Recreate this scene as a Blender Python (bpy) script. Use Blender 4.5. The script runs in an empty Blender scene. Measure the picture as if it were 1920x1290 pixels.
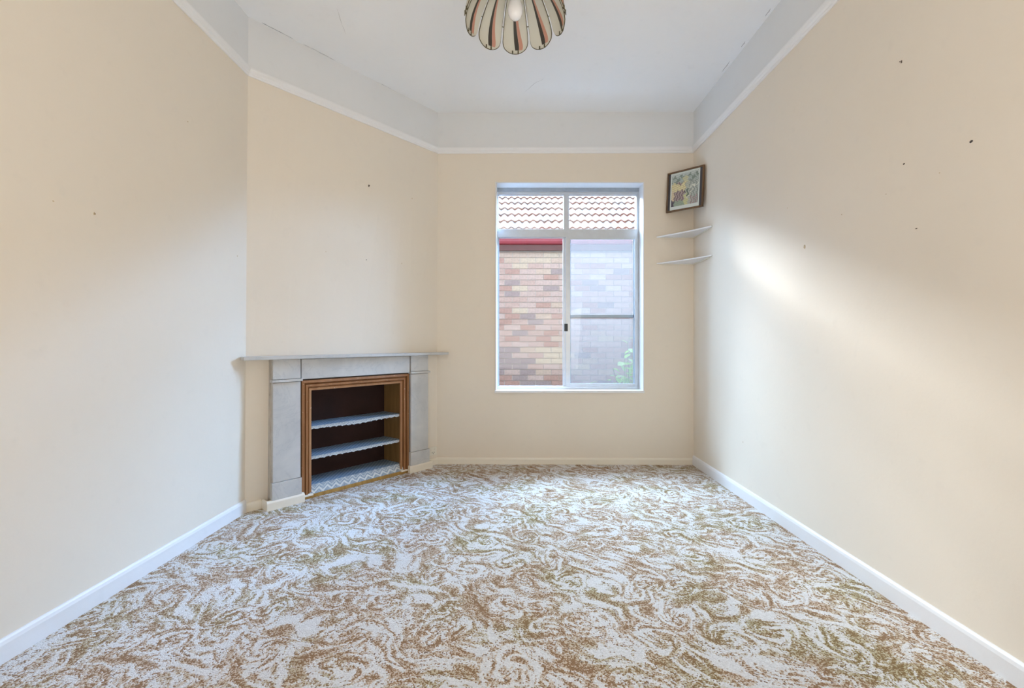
import bpy, bmesh, math, random
from mathutils import Vector, Matrix
random.seed(7)
SC = bpy.context.scene
COL = SC.collection
U = 0.005                       # one design unit = 5 mm
# ------------------------------------------------------------------ camera
cam = bpy.data.cameras.new('camera'); camo = bpy.data.objects.new('camera', cam); COL.objects.link(camo)
cam.sensor_width = 36.0; cam.lens = 36.0*853/1920; cam.shift_y = -5/1920; cam.shift_x = -1/1920
cam.clip_start = 0.02
camo.location = (0, 0, 232*U); camo.rotation_euler = (math.pi/2, 0, 0)
SC.camera = camo
# ------------------------------------------------------------------ sky
SKY = 0.9
w = bpy.data.worlds.new('sky'); SC.world = w; w.use_nodes = True
nt = w.node_tree; nt.nodes.clear()
tc = nt.nodes.new('ShaderNodeTexCoord'); sep = nt.nodes.new('ShaderNodeSeparateXYZ')
rmp = nt.nodes.new('ShaderNodeValToRGB'); bg = nt.nodes.new('ShaderNodeBackground'); wo = nt.nodes.new('ShaderNodeOutputWorld')
rmp.color_ramp.elements[0].position = 0.0; rmp.color_ramp.elements[0].color = (0.95, 0.97, 1.0, 1)
rmp.color_ramp.elements[1].position = 0.85; rmp.color_ramp.elements[1].color = (0.40, 0.46, 0.55, 1)
e = rmp.color_ramp.elements.new(0.40); e.color = (0.86, 0.90, 0.96, 1)
nt.links.new(tc.outputs['Generated'], sep.inputs[0]); nt.links.new(sep.outputs['Z'], rmp.inputs[0])
nt.links.new(rmp.outputs[0], bg.inputs[0]); bg.inputs[1].default_value = SKY
nt.links.new(bg.outputs[0], wo.inputs[0])
# ------------------------------------------------------------------ lights
def sun_lamp(name, az, el, angle, strength, color):
    l = bpy.data.lights.new(name, 'SUN'); l.energy = strength; l.angle = math.radians(angle); l.color = color
    o = bpy.data.objects.new(name, l); COL.objects.link(o)
    # az: degrees from +Y towards +X of where the sun stands
    d = Vector((math.sin(math.radians(az))*math.cos(math.radians(el)), math.cos(math.radians(az))*math.cos(math.radians(el)), math.sin(math.radians(el))))
    o.rotation_euler = d.to_track_quat('Z', 'Y').to_euler(); o.location = d*20
    return o
sun_lamp('hazy_sun', -27, 25.5, 13, 4.5, (0.95, 0.95, 0.95))
sun_lamp('bright_cloud', 50, 24, 50, 44.0, (0.32, 0.57, 1.0))
sun_lamp('bright_haze', -22, 36, 64, 31.0, (0.49, 0.70, 1.0))
def area(name, loc, rot, sx, sy, power, color, portal=False):
    l = bpy.data.lights.new(name, 'AREA'); l.shape = 'RECTANGLE'; l.size = sx; l.size_y = sy; l.energy = power; l.color = color
    o = bpy.data.objects.new(name, l); COL.objects.link(o); o.location = loc; o.rotation_euler = rot
    if portal: l.cycles.is_portal = True
    return o
area('fill_light', (0.1, -0.6, 1.45), (math.radians(133), 0, math.radians(12)), 2.6, 2.2, 58, (1.0, 0.955, 0.89))  # added unseen warm fill behind the camera, lifting walls and ceiling
# ------------------------------------------------------------------ exposure
vs = SC.view_settings; vs.view_transform = 'Standard'; vs.look = 'None'; vs.gamma = 1; vs.use_curve_mapping = False
vs.exposure = 0.38
SC.cycles.use_denoising = True
SC.cycles.max_bounces = 10; SC.cycles.diffuse_bounces = 6; SC.cycles.transparent_max_bounces = 12
SC.cycles.sample_clamp_indirect = 6

# ================================================================== materials
class NB:
    """small node-building helper"""
    def __init__(s, name, rough=0.6, spec=0.3):
        s.m = bpy.data.materials.new(name); s.m.use_nodes = True; s.t = s.m.node_tree
        s.b = s.t.nodes['Principled BSDF']; s.b.inputs['Roughness'].default_value = rough
        s.b.inputs['Specular IOR Level'].default_value = spec
        s.out = s.t.nodes['Material Output']
    def n(s, k, **kw):
        x = s.t.nodes.new(k)
        for a, v in kw.items(): setattr(x, a, v)
        return x
    def put(s, sock, v):
        if isinstance(v, bpy.types.NodeSocket): s.t.links.new(v, sock)
        elif v is not None: sock.default_value = v
    def math(s, op, a, b=None, c=None, clamp=False):
        x = s.n('ShaderNodeMath', operation=op); x.use_clamp = clamp
        for i, v in enumerate((a, b, c)): s.put(x.inputs[i], v)
        return x.outputs[0]
    def vmath(s, op, a, b=None, scale=None):
        x = s.n('ShaderNodeVectorMath', operation=op); s.put(x.inputs[0], a)
        if b is not None: s.put(x.inputs[1], b)
        if scale is not None: s.put(x.inputs['Scale'], scale)
        return x.outputs['Value'] if op in ('LENGTH', 'DISTANCE', 'DOT_PRODUCT') else x.outputs[0]
    def noise(s, vec, scale, detail=3, rough=0.5, dist=0, color=False):
        x = s.n('ShaderNodeTexNoise'); s.put(x.inputs['Vector'], vec); x.inputs['Scale'].default_value = scale
        x.inputs['Detail'].default_value = detail; x.inputs['Roughness'].default_value = rough; x.inputs['Distortion'].default_value = dist
        return x.outputs['Color' if color else 'Fac']
    def obj(s): return s.n('ShaderNodeTexCoord').outputs['Object']
    def gen(s): return s.n('ShaderNodeTexCoord').outputs['Generated']
    def uv(s): return s.n('ShaderNodeTexCoord').outputs['UV']
    def ramp(s, f, stops, interp='LINEAR'):
        x = s.n('ShaderNodeValToRGB'); s.put(x.inputs[0], f); cr = x.color_ramp; cr.interpolation = interp
        while len(cr.elements) < len(stops): cr.elements.new(0.5)
        for el, (p, c) in zip(cr.elements, stops):
            el.position = p; el.color = (*c, 1) if len(c) == 3 else c
        return x.outputs[0]
    def mix(s, f, a, b, mode='MIX'):
        x = s.n('ShaderNodeMix', data_type='RGBA', blend_type=mode); s.put(x.inputs[0], f)
        for i, v in ((6, a), (7, b)):
            if isinstance(v, tuple): v = (*v, 1) if len(v) == 3 else v
            s.put(x.inputs[i], v)
        return x.outputs[2]
    def color(s, c):
        if isinstance(c, tuple): c = (*c, 1)
        s.put(s.b.inputs['Base Color'], c); return s
    def bump(s, h, strength=0.3, dist=0.005):
        x = s.n('ShaderNodeBump'); x.inputs['Strength'].default_value = strength; x.inputs['Distance'].default_value = dist
        s.put(x.inputs['Height'], h); s.t.links.new(x.outputs[0], s.b.inputs['Normal']); return s

def paint(name, c, c2, rough=0.6, blot=1.3, bump=0.12):
    n = NB(name, rough, 0.25); o = n.obj()
    f = n.noise(o, blot, 4, 0.55)
    f2 = n.noise(o, 14, 3, 0.5)
    col = n.mix(n.ramp(f, [(0.35, (0, 0, 0)), (0.7, (1, 1, 1))]), c, c2)
    col = n.mix(n.ramp(f2, [(0.62, (0, 0, 0)), (0.8, (0.35, 0.35, 0.35))]), col, tuple(x*0.93 for x in c2))
    n.color(col); n.bump(n.noise(o, 45, 4, 0.6), bump, 0.004)
    return n.m
CREAM = (0.80, 0.718, 0.602)
M = {}
M['cream'] = paint('cream_wall_paint', CREAM, (0.775, 0.697, 0.585))
M['cream_trim'] = paint('cream_gloss_trim', (0.84, 0.78, 0.67), (0.80, 0.74, 0.62), 0.35)
M['white'] = paint('white_ceiling_paint', (0.90, 0.91, 0.92), (0.88, 0.89, 0.90))
M['frieze'] = paint('white_frieze_paint', (0.77, 0.775, 0.775), (0.74, 0.745, 0.74))  # even white, a little darker than the ceiling
M['rail'] = paint('white_picture_rail_paint', (0.84, 0.84, 0.84), (0.80, 0.80, 0.80), 0.35)
M['white_trim'] = paint('white_gloss_trim', (0.80, 0.80, 0.80), (0.77, 0.77, 0.77), 0.35)
def plain(name, c, rough=0.5, metal=0.0, var=0.0, scale=20, spec=0.4):
    n = NB(name, rough, spec); n.b.inputs['Metallic'].default_value = metal
    if var:
        f = n.noise(n.obj(), scale, 4, 0.6)
        n.color(n.mix(n.ramp(f, [(0.3, (0, 0, 0)), (0.7, (1, 1, 1))]), c, tuple(min(1, x*(1-var)) for x in c)))
    else: n.color(c)
    return n.m

def carpet():
    n = NB('swirled_carpet', 0.95, 0.1); o0 = n.obj()
    tv = n.n('ShaderNodeTexVoronoi', voronoi_dimensions='2D'); tv.inputs['Scale'].default_value = 210; n.put(tv.inputs['Vector'], o0)
    o = n.vmath('MULTIPLY', tv.outputs['Position'], (1, 1, 0))
    ts = n.n('ShaderNodeSeparateXYZ'); n.put(ts.inputs[0], tv.outputs['Color'])
    wv = n.vmath('SUBTRACT', n.noise(o, 2.2, 2, 0.5, color=True), (0.5, 0.5, 0.5))
    p = n.vmath('ADD', o, n.vmath('SCALE', wv, scale=0.30))
    p = n.vmath('MULTIPLY', p, (1, 1, 0))
    # scroll centres
    v = n.n('ShaderNodeTexVoronoi', voronoi_dimensions='2D'); v.inputs['Scale'].default_value = 4.2; v.inputs['Randomness'].default_value = 0.9
    n.put(v.inputs['Vector'], p)
    d = n.vmath('SUBTRACT', p, v.outputs['Position'])
    d = n.vmath('MULTIPLY', d, (1, 1, 0))
    r = n.vmath('LENGTH', d)
    wob = n.noise(o, 16, 3, 0.6)
    rr = n.math('ADD', r, n.math('MULTIPLY', wob, 0.055))
    dn = n.vmath('NORMALIZE', d)
    # twist the direction with radius
    rot = n.n('ShaderNodeVectorRotate', rotation_type='Z_AXIS'); n.put(rot.inputs['Vector'], dn); n.put(rot.inputs['Angle'], n.math('MULTIPLY', r, 26.0))
    cell = n.vmath('MULTIPLY', v.outputs['Color'], (9, 9, 9))
    q = n.vmath('ADD', n.vmath('MULTIPLY', rot.outputs[0], (1.15, 1.15, 0)), cell)
    comb = n.n('ShaderNodeCombineXYZ'); n.put(comb.inputs[2], n.math('MULTIPLY', rr, 34))
    q = n.vmath('ADD', q, comb.outputs[0])
    swirl = n.noise(q, 1.0, 3.0, 0.62)
    # feathered strokes between the scrolls
    w2 = n.vmath('SUBTRACT', n.noise(o, 1.7, 3, 0.55, color=True), (0.5, 0.5, 0.5))
    p2 = n.vmath('ADD', o, n.vmath('SCALE', w2, scale=0.75))
    rt = n.n('ShaderNodeVectorRotate', rotation_type='Z_AXIS'); n.put(rt.inputs['Vector'], p2); rt.inputs['Angle'].default_value = 0.7
    st = n.vmath('MULTIPLY', rt.outputs[0], (6.5, 24, 1))
    flow = n.noise(st, 1.0, 4, 0.62)
    k = n.ramp(r, [(0.075, (0, 0, 0)), (0.135, (1, 1, 1))])
    val = n.mix(k, swirl, flow)
    big = n.noise(o, 3.4, 2, 0.5)
    val = n.math('ADD', val, n.math('MULTIPLY', n.math('SUBTRACT', big, 0.5), 0.22))
    fine = n.math('ADD', n.math('MULTIPLY', ts.outputs[0], 0.6), n.math('MULTIPLY', n.noise(o, 70, 2, 0.6), 0.4))
    fs = n.math('SUBTRACT', fine, 0.5)
    v1 = n.math('ADD', val, n.math('MULTIPLY', fs, 0.15))
    v2 = n.math('ADD', val, n.math('MULTIPLY', fs, 0.40))
    white = (0.79, 0.775, 0.755); beige = (0.60, 0.52, 0.38); olive = (0.40, 0.31, 0.13); brown = (0.30, 0.165, 0.075)
    hue = n.noise(o, 2.6, 2, 0.5)
    tanc = n.mix(n.ramp(hue, [(0.46, (0, 0, 0)), (0.64, (1, 1, 1))]), (0.63, 0.50, 0.37), (0.53, 0.46, 0.28))
    base = n.mix(n.ramp(v1, [(0.462, (0, 0, 0)), (0.515, (1, 1, 1))]), white, tanc)
    brn = n.mix(n.ramp(hue, [(0.49, (0, 0, 0)), (0.66, (1, 1, 1))]), brown, (0.24, 0.15, 0.045))
    base = n.mix(n.ramp(v2, [(0.55, (0, 0, 0)), (0.58, (1, 1, 1))]), base, brn)
    # thin broken outlines
    edge = n.math('ABSOLUTE', n.math('SUBTRACT', val, 0.475))
    em = n.math('LESS_THAN', n.math('ADD', edge, n.math('MULTIPLY', n.math('ABSOLUTE', fs), 0.10)), 0.012)
    em = n.math('MULTIPLY', em, n.ramp(n.noise(o, 26, 2, 0.5), [(0.46, (0, 0, 0)), (0.52, (1, 1, 1))]))
    base = n.mix(em, base, (0.20, 0.13, 0.09))
    edge2 = n.math('ABSOLUTE', n.math('SUBTRACT', val, 0.435))
    em2 = n.math('LESS_THAN', n.math('ADD', edge2, n.math('MULTIPLY', n.math('ABSOLUTE', fs), 0.12)), 0.009)
    em2 = n.math('MULTIPLY', em2, n.ramp(n.noise(o, 21, 2, 0.5), [(0.5, (0, 0, 0)), (0.55, (1, 1, 1))]))
    base = n.mix(em2, base, (0.30, 0.20, 0.13))
    tuft = ts.outputs[1]
    base = n.mix(n.math('MULTIPLY', tuft, 0.35), base, (0.45, 0.42, 0.40), 'MULTIPLY')
    n.color(base)
    n.bump(n.math('SUBTRACT', n.math('MULTIPLY', tuft, 0.4), n.math('MULTIPLY', tv.outputs['Distance'], 1.0)), 0.5, 0.006)
    n.b.inputs['Sheen Weight'].default_value = 0.15
    return n.m
M['carpet'] = carpet()

def marble():
    n = NB('veined_grey_marble', 0.38, 0.4); o = n.obj()
    a = n.noise(o, 5, 5, 0.6, 0.6); b = n.noise(o, 17, 5, 0.65, 1.5)
    col = n.mix(n.ramp(a, [(0.3, (0, 0, 0)), (0.7, (1, 1, 1))]), (0.60, 0.59, 0.565), (0.48, 0.48, 0.475))
    vein = n.math('ABSOLUTE', n.math('SUBTRACT', n.noise(o, 3.4, 6, 0.62, 1.2), 0.5))
    col = n.mix(n.ramp(vein, [(0.0, (0.28, 0.28, 0.28)), (0.02, (0, 0, 0))]), col, (0.36, 0.38, 0.40))
    col = n.mix(n.ramp(b, [(0.69, (0, 0, 0)), (0.76, (0.7, 0.7, 0.7))]), col, (0.30, 0.29, 0.27))
    n.color(col); n.bump(b, 0.08, 0.002); return n.m
M['marble'] = marble()
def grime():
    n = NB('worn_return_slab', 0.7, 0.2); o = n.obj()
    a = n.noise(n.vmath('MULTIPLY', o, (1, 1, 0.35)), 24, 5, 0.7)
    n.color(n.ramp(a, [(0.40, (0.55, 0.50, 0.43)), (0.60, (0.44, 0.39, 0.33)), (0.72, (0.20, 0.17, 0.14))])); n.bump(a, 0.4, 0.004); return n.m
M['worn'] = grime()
def wood(name, c1, c2, worn=None, rough=0.45):
    n = NB(name, rough, 0.35); o = n.obj()
    st = n.vmath('MULTIPLY', o, (30, 30, 3)); a = n.noise(st, 1.0, 4, 0.6)
    col = n.mix(n.ramp(a, [(0.35, (0, 0, 0)), (0.65, (1, 1, 1))]), c1, c2)
    if worn:
        b = n.noise(o, 38, 4, 0.7)
        col = n.mix(n.ramp(b, [(0.66, (0, 0, 0)), (0.69, (1, 1, 1))]), col, worn)
    n.color(col); n.bump(a, 0.1, 0.002); return n.m
M['moulding'] = wood('brown_painted_moulding', (0.36, 0.17, 0.07), (0.27, 0.12, 0.045), (0.65, 0.50, 0.36))
M['moulding_shade'] = wood('brown_moulding_shade', (0.29, 0.13, 0.05), (0.20, 0.085, 0.03))
M['bead'] = wood('worn_brown_bead', (0.42, 0.22, 0.10), (0.34, 0.16, 0.07), (0.72, 0.62, 0.50))
M['side_wood'] = wood('ochre_side_board', (0.25, 0.14, 0.05), (0.19, 0.105, 0.035))
M['dark_board'] = plain('dark_maroon_board', (0.035, 0.012, 0.009), 0.8, var=0.4, scale=6)
M['sill_wood'] = wood('ochre_sill_board', (0.46, 0.28, 0.08), (0.34, 0.19, 0.05))
def liner():
    n = NB('blue_diamond_shelf_paper', 0.55, 0.3); o = n.obj()
    s = n.n('ShaderNodeSeparateXYZ'); n.put(s.inputs[0], o); x, y = s.outputs[0], s.outputs[1]
    def lines(a, b, freq, wd):
        t = n.math('ADD', n.math('MULTIPLY', x, a*freq), n.math('MULTIPLY', y, b*freq))
        t = n.math('ABSOLUTE', n.math('SUBTRACT', n.math('FRACT', t), 0.5))
        return n.math('LESS_THAN', t, wd)
    g = n.math('MAXIMUM', lines(1, 1, 27, 0.13), lines(1, -1, 27, 0.13))
    g2 = n.math('MAXIMUM', lines(1, 1, 54, 0.08), lines(1, -1, 54, 0.08))
    nz = n.noise(o, 130, 2, 0.6)
    col = n.mix(n.ramp(nz, [(0.4, (0, 0, 0)), (0.6, (1, 1, 1))]), (0.09, 0.19, 0.34), (0.18, 0.30, 0.45))
    col = n.mix(n.math('MULTIPLY', g2, 0.5), col, (0.09, 0.13, 0.20))
    col = n.mix(n.math('MULTIPLY', g, 0.8), col, (0.42, 0.50, 0.56))
    n.color(col); n.bump(n.noise(o, 18, 3, 0.6), 0.4, 0.006); return n.m
M['liner'] = liner()
def zigzag(freq, amp, name):
    n = NB(name, 0.55, 0.3); s = n.n('ShaderNodeSeparateXYZ'); n.put(s.inputs[0], n.uv()); u, v = s.outputs[0], s.outputs[1]
    tri = n.math('ABSOLUTE', n.math('SUBTRACT', n.math('FRACT', n.math('MULTIPLY', u, freq)), 0.5))
    d = n.math('ABSOLUTE', n.math('SUBTRACT', v, n.math('ADD', n.math('MULTIPLY', tri, amp), 0.12)))
    z1 = n.math('LESS_THAN', d, 0.12)
    tri2 = n.math('ADD', n.math('MULTIPLY', tri, amp), 0.52)
    z2 = n.math('LESS_THAN', n.math('ABSOLUTE', n.math('SUBTRACT', v, tri2)), 0.06)
    nz = n.noise(n.obj(), 160, 2, 0.6)
    col = n.mix(n.ramp(nz, [(0.4, (0, 0, 0)), (0.6, (1, 1, 1))]), (0.20, 0.26, 0.33), (0.42, 0.46, 0.48))
    col = n.mix(n.math('MAXIMUM', z1, n.math('MULTIPLY', z2, 0.7)), col, (0.62, 0.63, 0.60))
    n.color(col); return n.m
M['edge_paper'] = zigzag(34, 0.7, 'scalloped_edge_paper')
M['zigzag'] = zigzag(12, 0.9, 'zigzag_border_paper')
M['aluminium'] = plain('anodised_aluminium', (0.62, 0.66, 0.70), 0.38, 0.55, 0.08, 12)
M['aluminium_dark'] = plain('weathered_aluminium', (0.40, 0.44, 0.48), 0.45, 0.5, 0.15, 20)
M['own_brick'] = plain('dark_red_house_brick', (0.17, 0.09, 0.06), 0.95, var=0.4, scale=9)
M['black'] = plain('black_plastic', (0.03, 0.035, 0.04), 0.4)
M['outlet'] = plain('ivory_plastic', (0.80, 0.76, 0.66), 0.35)
M['hole'] = plain('dark_hole', (0.06, 0.05, 0.045), 0.9)
M['patch'] = plain('bare_plaster_patch', (0.62, 0.48, 0.30), 0.9, var=0.2)
M['nail'] = plain('rusty_steel', (0.13, 0.10, 0.08), 0.5, 0.6)
def glass():
    m = bpy.data.materials.new('window_glass'); m.use_nodes = True; t = m.node_tree; t.nodes.clear()
    tr = t.nodes.new('ShaderNodeBsdfTransparent'); gl = t.nodes.new('ShaderNodeBsdfGlossy'); mx = t.nodes.new('ShaderNodeMixShader')
    lw = t.nodes.new('ShaderNodeLayerWeight'); lw.inputs[0].default_value = 0.5
    pw_ = t.nodes.new('ShaderNodeMath'); pw_.operation = 'POWER'; pw_.inputs[1].default_value = 5.0; t.links.new(lw.outputs['Facing'], pw_.inputs[0])
    fr = t.nodes.new('ShaderNodeMath'); fr.operation = 'MULTIPLY_ADD'; fr.inputs[1].default_value = 0.85; fr.inputs[2].default_value = 0.012; t.links.new(pw_.outputs[0], fr.inputs[0]); out = t.nodes.new('ShaderNodeOutputMaterial')
    tr.inputs[0].default_value = (0.97, 0.985, 0.98, 1); gl.inputs['Roughness'].default_value = 0.03
    t.links.new(fr.outputs[0], mx.inputs[0]); t.links.new(tr.outputs[0], mx.inputs[1]); t.links.new(gl.outputs[0], mx.inputs[2]); t.links.new(mx.outputs[0], out.inputs[0]); return m
M['glass'] = glass()
def screen_mat():
    m = bpy.data.materials.new('pale_insect_mesh'); m.use_nodes = True; t = m.node_tree; t.nodes.clear()
    tr = t.nodes.new('ShaderNodeBsdfTransparent'); tl = t.nodes.new('ShaderNodeBsdfTranslucent'); df = t.nodes.new('ShaderNodeBsdfDiffuse')
    tl.inputs[0].default_value = (0.23, 0.205, 0.185, 1); df.inputs[0].default_value = (0.3, 0.3, 0.3, 1)
    a = t.nodes.new('ShaderNodeMixShader'); a.inputs[0].default_value = 0.25; b = t.nodes.new('ShaderNodeMixShader'); b.inputs[0].default_value = 0.30
    out = t.nodes.new('ShaderNodeOutputMaterial')
    t.links.new(tl.outputs[0], a.inputs[1]); t.links.new(df.outputs[0], a.inputs[2]); t.links.new(tr.outputs[0], b.inputs[1]); t.links.new(a.outputs[0], b.inputs[2]); t.links.new(b.outputs[0], out.inputs[0]); return m
M['flyscreen'] = screen_mat()

# ================================================================== mesh helpers (design units)
class MB:
    def __init__(s): s.v = []; s.f = []; s.mi = []; s.uv = {}
    def quad(s, pts, mi=0, uv=None):
        b = len(s.v); s.v += [tuple(p) for p in pts]; s.f.append(tuple(range(b, b+len(pts)))); s.mi.append(mi)
        if uv: s.uv[len(s.f)-1] = uv
    def box(s, x0, x1, y0, y1, z0, z1, mi=0):
        b = len(s.v)
        s.v += [(x0, y0, z0), (x1, y0, z0), (x1, y1, z0), (x0, y1, z0), (x0, y0, z1), (x1, y0, z1), (x1, y1, z1), (x0, y1, z1)]
        for q in ((0, 3, 2, 1), (4, 5, 6, 7), (0, 1, 5, 4), (1, 2, 6, 5), (2, 3, 7, 6), (3, 0, 4, 7)):
            s.f.append(tuple(b+i for i in q)); s.mi.append(mi)
        return s
    def prism(s, poly, z0, z1, mi=0):
        """poly: counter-clockwise xy outline"""
        b = len(s.v); n = len(poly)
        s.v += [(x, y, z0) for x, y in poly] + [(x, y, z1) for x, y in poly]
        s.f.append(tuple(b+i for i in reversed(range(n)))); s.f.append(tuple(b+n+i for i in range(n))); s.mi += [mi, mi]
        for i in range(n):
            j = (i+1) % n; s.f.append((b+i, b+j, b+n+j, b+n+i)); s.mi.append(mi)
        return s
    def rings(s, rings, closed=True, caps=True, mi=0):
        b = len(s.v); n = len(rings[0])
        for r in rings: s.v += [tuple(p) for p in r]
        for k in range(len(rings)-1):
            for i in range(n if closed else n-1):
                j = (i+1) % n
                s.f.append((b+k*n+i, b+k*n+j, b+(k+1)*n+j, b+(k+1)*n+i)); s.mi.append(mi)
        if caps and closed:
            s.f.append(tuple(b+i for i in reversed(range(n)))); s.f.append(tuple(b+(len(rings)-1)*n+i for i in range(n))); s.mi += [mi, mi]
        return s
    def tube(s, pts, rad, n=8, closed=False, mi=0):
        pts = [Vector(p) for p in pts]; rs = []; up = None; m = len(pts)
        for i, p in enumerate(pts):
            a = pts[(i-1) % m] if (closed or i) else p; c = pts[(i+1) % m] if (closed or i < m-1) else p
            t = (c-a).normalized()
            if up is None:
                up = Vector((0, 0, 1)) if abs(t.z) < 0.9 else Vector((1, 0, 0))
            sd = t.cross(up).normalized(); up = sd.cross(t).normalized()
            rr = rad[i] if isinstance(rad, (list, tuple)) else rad
            rs.append([p + (sd*math.cos(2*math.pi*k/n) + up*math.sin(2*math.pi*k/n))*rr for k in range(n)])
        if closed: rs.append(rs[0])
        return s.rings(rs, caps=not closed, mi=mi)
    def lathe(s, prof, cx=0, cy=0, n=24, mi=0):
        rs = [[(cx+r*math.cos(2*math.pi*k/n), cy+r*math.sin(2*math.pi*k/n), z) for k in range(n)] for r, z in prof]
        return s.rings(rs, mi=mi)
    def mesh(s, name, mats, smooth=False):
        me = bpy.data.meshes.new(name)
        me.from_pydata([(x*U, y*U, z*U) for x, y, z in s.v], [], s.f)
        if not isinstance(mats, (list, tuple)): mats = [mats]
        for m in mats: me.materials.append(m)
        me.polygons.foreach_set('material_index', s.mi)
        if s.uv:
            l = me.uv_layers.new(name='UVMap')
            for fi, uvs in s.uv.items():
                for li, c in zip(me.polygons[fi].loop_indices, uvs): l.data[li].uv = c
        bm = bmesh.new(); bm.from_mesh(me)
        bmesh.ops.remove_doubles(bm, verts=bm.verts, dist=1e-5); bmesh.ops.recalc_face_normals(bm, faces=bm.faces)
        bm.to_mesh(me); bm.free()
        if smooth: me.polygons.foreach_set('use_smooth', [True]*len(me.polygons))
        me.update(); return me
    def build(s, name, mats, parent=None, bevel=0, smooth=False, **props):
        o = bpy.data.objects.new(name, s.mesh(name, mats, smooth)); COL.objects.link(o)
        if parent: o.parent = parent
        if bevel:
            b = o.modifiers.new('bevel', 'BEVEL'); b.width = bevel*U; b.segments = 2; b.limit_method = 'ANGLE'
        for k, v in props.items(): o[k] = v
        return o
def empty(name, loc, rz=0, **props):
    o = bpy.data.objects.new(name, None); COL.objects.link(o); o.location = [c*U for c in loc]; o.rotation_euler.z = rz
    o.empty_display_size = 0.1
    for k, v in props.items(): o[k] = v
    return o
def box(name, x0, x1, y0, y1, z0, z1, mat, parent=None, bevel=0, **p):
    return MB().box(x0, x1, y0, y1, z0, z1).build(name, mat, parent, bevel, **p)

# ================================================================== room shell
CEIL = 664
RAIL = 586.5
# inner corners: bottom xy, top xy (the old walls lean a little)
C = {'LN': ((-378, -140), (-354, -140)), 'L': ((-364, 618), (-352, 606)), 'R': ((-143, 862), (-141, 860)),
     'BR': ((341, 857), (341, 857)), 'RN': ((341, -140), (337, -140))}
def corner(k, z):
    a, b = C[k]; t = z/CEIL
    return Vector((a[0]+(b[0]-a[0])*t, a[1]+(b[1]-a[1])*t))
ORDER = ['LN', 'L', 'R', 'BR', 'RN']
def inset(i, off, z):
    """corner i of the room moved inward by off from both walls"""
    n = len(ORDER); p = corner(ORDER[i], z); a = corner(ORDER[(i-1) % n], z); b = corner(ORDER[(i+1) % n], z)
    d1 = (p-a).normalized(); d2 = (b-p).normalized()
    n1 = Vector((d1.y, -d1.x)); n2 = Vector((d2.y, -d2.x))       # inward for this winding
    m = (n1+n2); k = off/(m.dot(n1)); return p + m*k
def slab(name, ka, kb, thick, holes=(), zsplit=(), mats=None):
    """wall with real thickness; holes: (t0,t1,z0,z1) with t along the wall 0..1"""
    ts = sorted({0.0, 1.0} | {h[0] for h in holes} | {h[1] for h in holes} | {i/6 for i in range(1, 6)})
    zs = sorted({0.0, float(CEIL)} | {h[2] for h in holes} | {h[3] for h in holes} | set(zsplit))
    a0 = corner(ka, 0); b0 = corner(kb, 0); d = (b0-a0).normalized(); out = Vector((-d.y, d.x))
    def P(t, z, o=0):
        p = corner(ka, z).lerp(corner(kb, z), t) + out*o; return (p.x, p.y, z)
    def hole(tm, zm): return any(h[0] < tm < h[1] and h[2] < zm < h[3] for h in holes)
    mb = MB()
    for i in range(len(ts)-1):
        for j in range(len(zs)-1):
            t0, t1, z0, z1 = ts[i], ts[i+1], zs[j], zs[j+1]
            if hole((t0+t1)/2, (z0+z1)/2): continue
            mi = 1 if zsplit and (z0+z1)/2 > zsplit[0] else 0
            mb.quad([P(t0, z0), P(t1, z0), P(t1, z1), P(t0, z1)], mi)
            mb.quad([P(t0, z0, thick), P(t0, z1, thick), P(t1, z1, thick), P(t1, z0, thick)], mi)
    for h in holes:
        t0, t1, z0, z1 = h
        for (A, B) in (((t0, z0), (t1, z0)), ((t1, z0), (t1, z1)), ((t1, z1), (t0, z1)), ((t0, z1), (t0, z0))):
            if A[1] == B[1] == 0: continue
            mb.quad([P(*A), P(*B), P(*B, thick), P(*A, thick)], 2)
    for t in (0.0, 1.0):
        for j in range(len(zs)-1): mb.quad([P(t, zs[j]), P(t, zs[j+1]), P(t, zs[j+1], thick), P(t, zs[j], thick)], 0)
    for z in (0.0, float(CEIL)): mb.quad([P(0, z), P(1, z), P(1, z, thick), P(0, z, thick)], 0)
    return mb.build(name, mats or [M['cream'], M['frieze'], M['white_trim']], kind='structure')
floor = MB().box(-420, 390, -190, 910, -20, 0).build('floor', M['carpet'], kind='structure')
ceiling = MB().box(-420, 400, -190, 910, CEIL, CEIL+24).build('ceiling', M['white'], kind='structure')
wall_left = slab('wall_left', 'LN', 'L', 30, zsplit=(RAIL+5,))
FS0, FS1 = 48, 242                       # fireplace opening along the chimney breast
wall_fire = slab('wall_fireplace', 'L', 'R', 14, holes=[((FS0+20.2)/329.2, (FS1+20.2)/329.2, 0.0, 178.0)], zsplit=(RAIL+5,))
def bt(x): return (x+143)/(341+143)
WX0, WX1, WZ0, WZ1 = -31.2, 246.7, 138.3, 531.0
wall_back = slab('wall_back', 'R', 'BR', 46, holes=[(bt(WX0), bt(WX1), WZ0, WZ1)], zsplit=(RAIL+5,))
wall_right = slab('wall_right', 'BR', 'RN', 30, zsplit=(RAIL+5,))
wall_rear = slab('wall_rear', 'RN', 'LN', 20, zsplit=(RAIL+5,))
# house front beyond the room, so that the side passage outside is shaded as it should be
for i, (x0, x1, z0, z1) in enumerate(((-1100, -160, 0, 720), (342, 1100, 0, 720), (-160, 342, CEIL+24, 720))):
    if i == 0: MB().box(x0, x1, 866+42, 866+60, z0-60, z1).build('wall_outside', M['own_brick'], kind='structure')
    else: MB().box(x0, x1, 866+42, 866+60, z0-60 if i < 2 else z0, z1).build('wall_outside', M['own_brick'], kind='structure')

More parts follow.
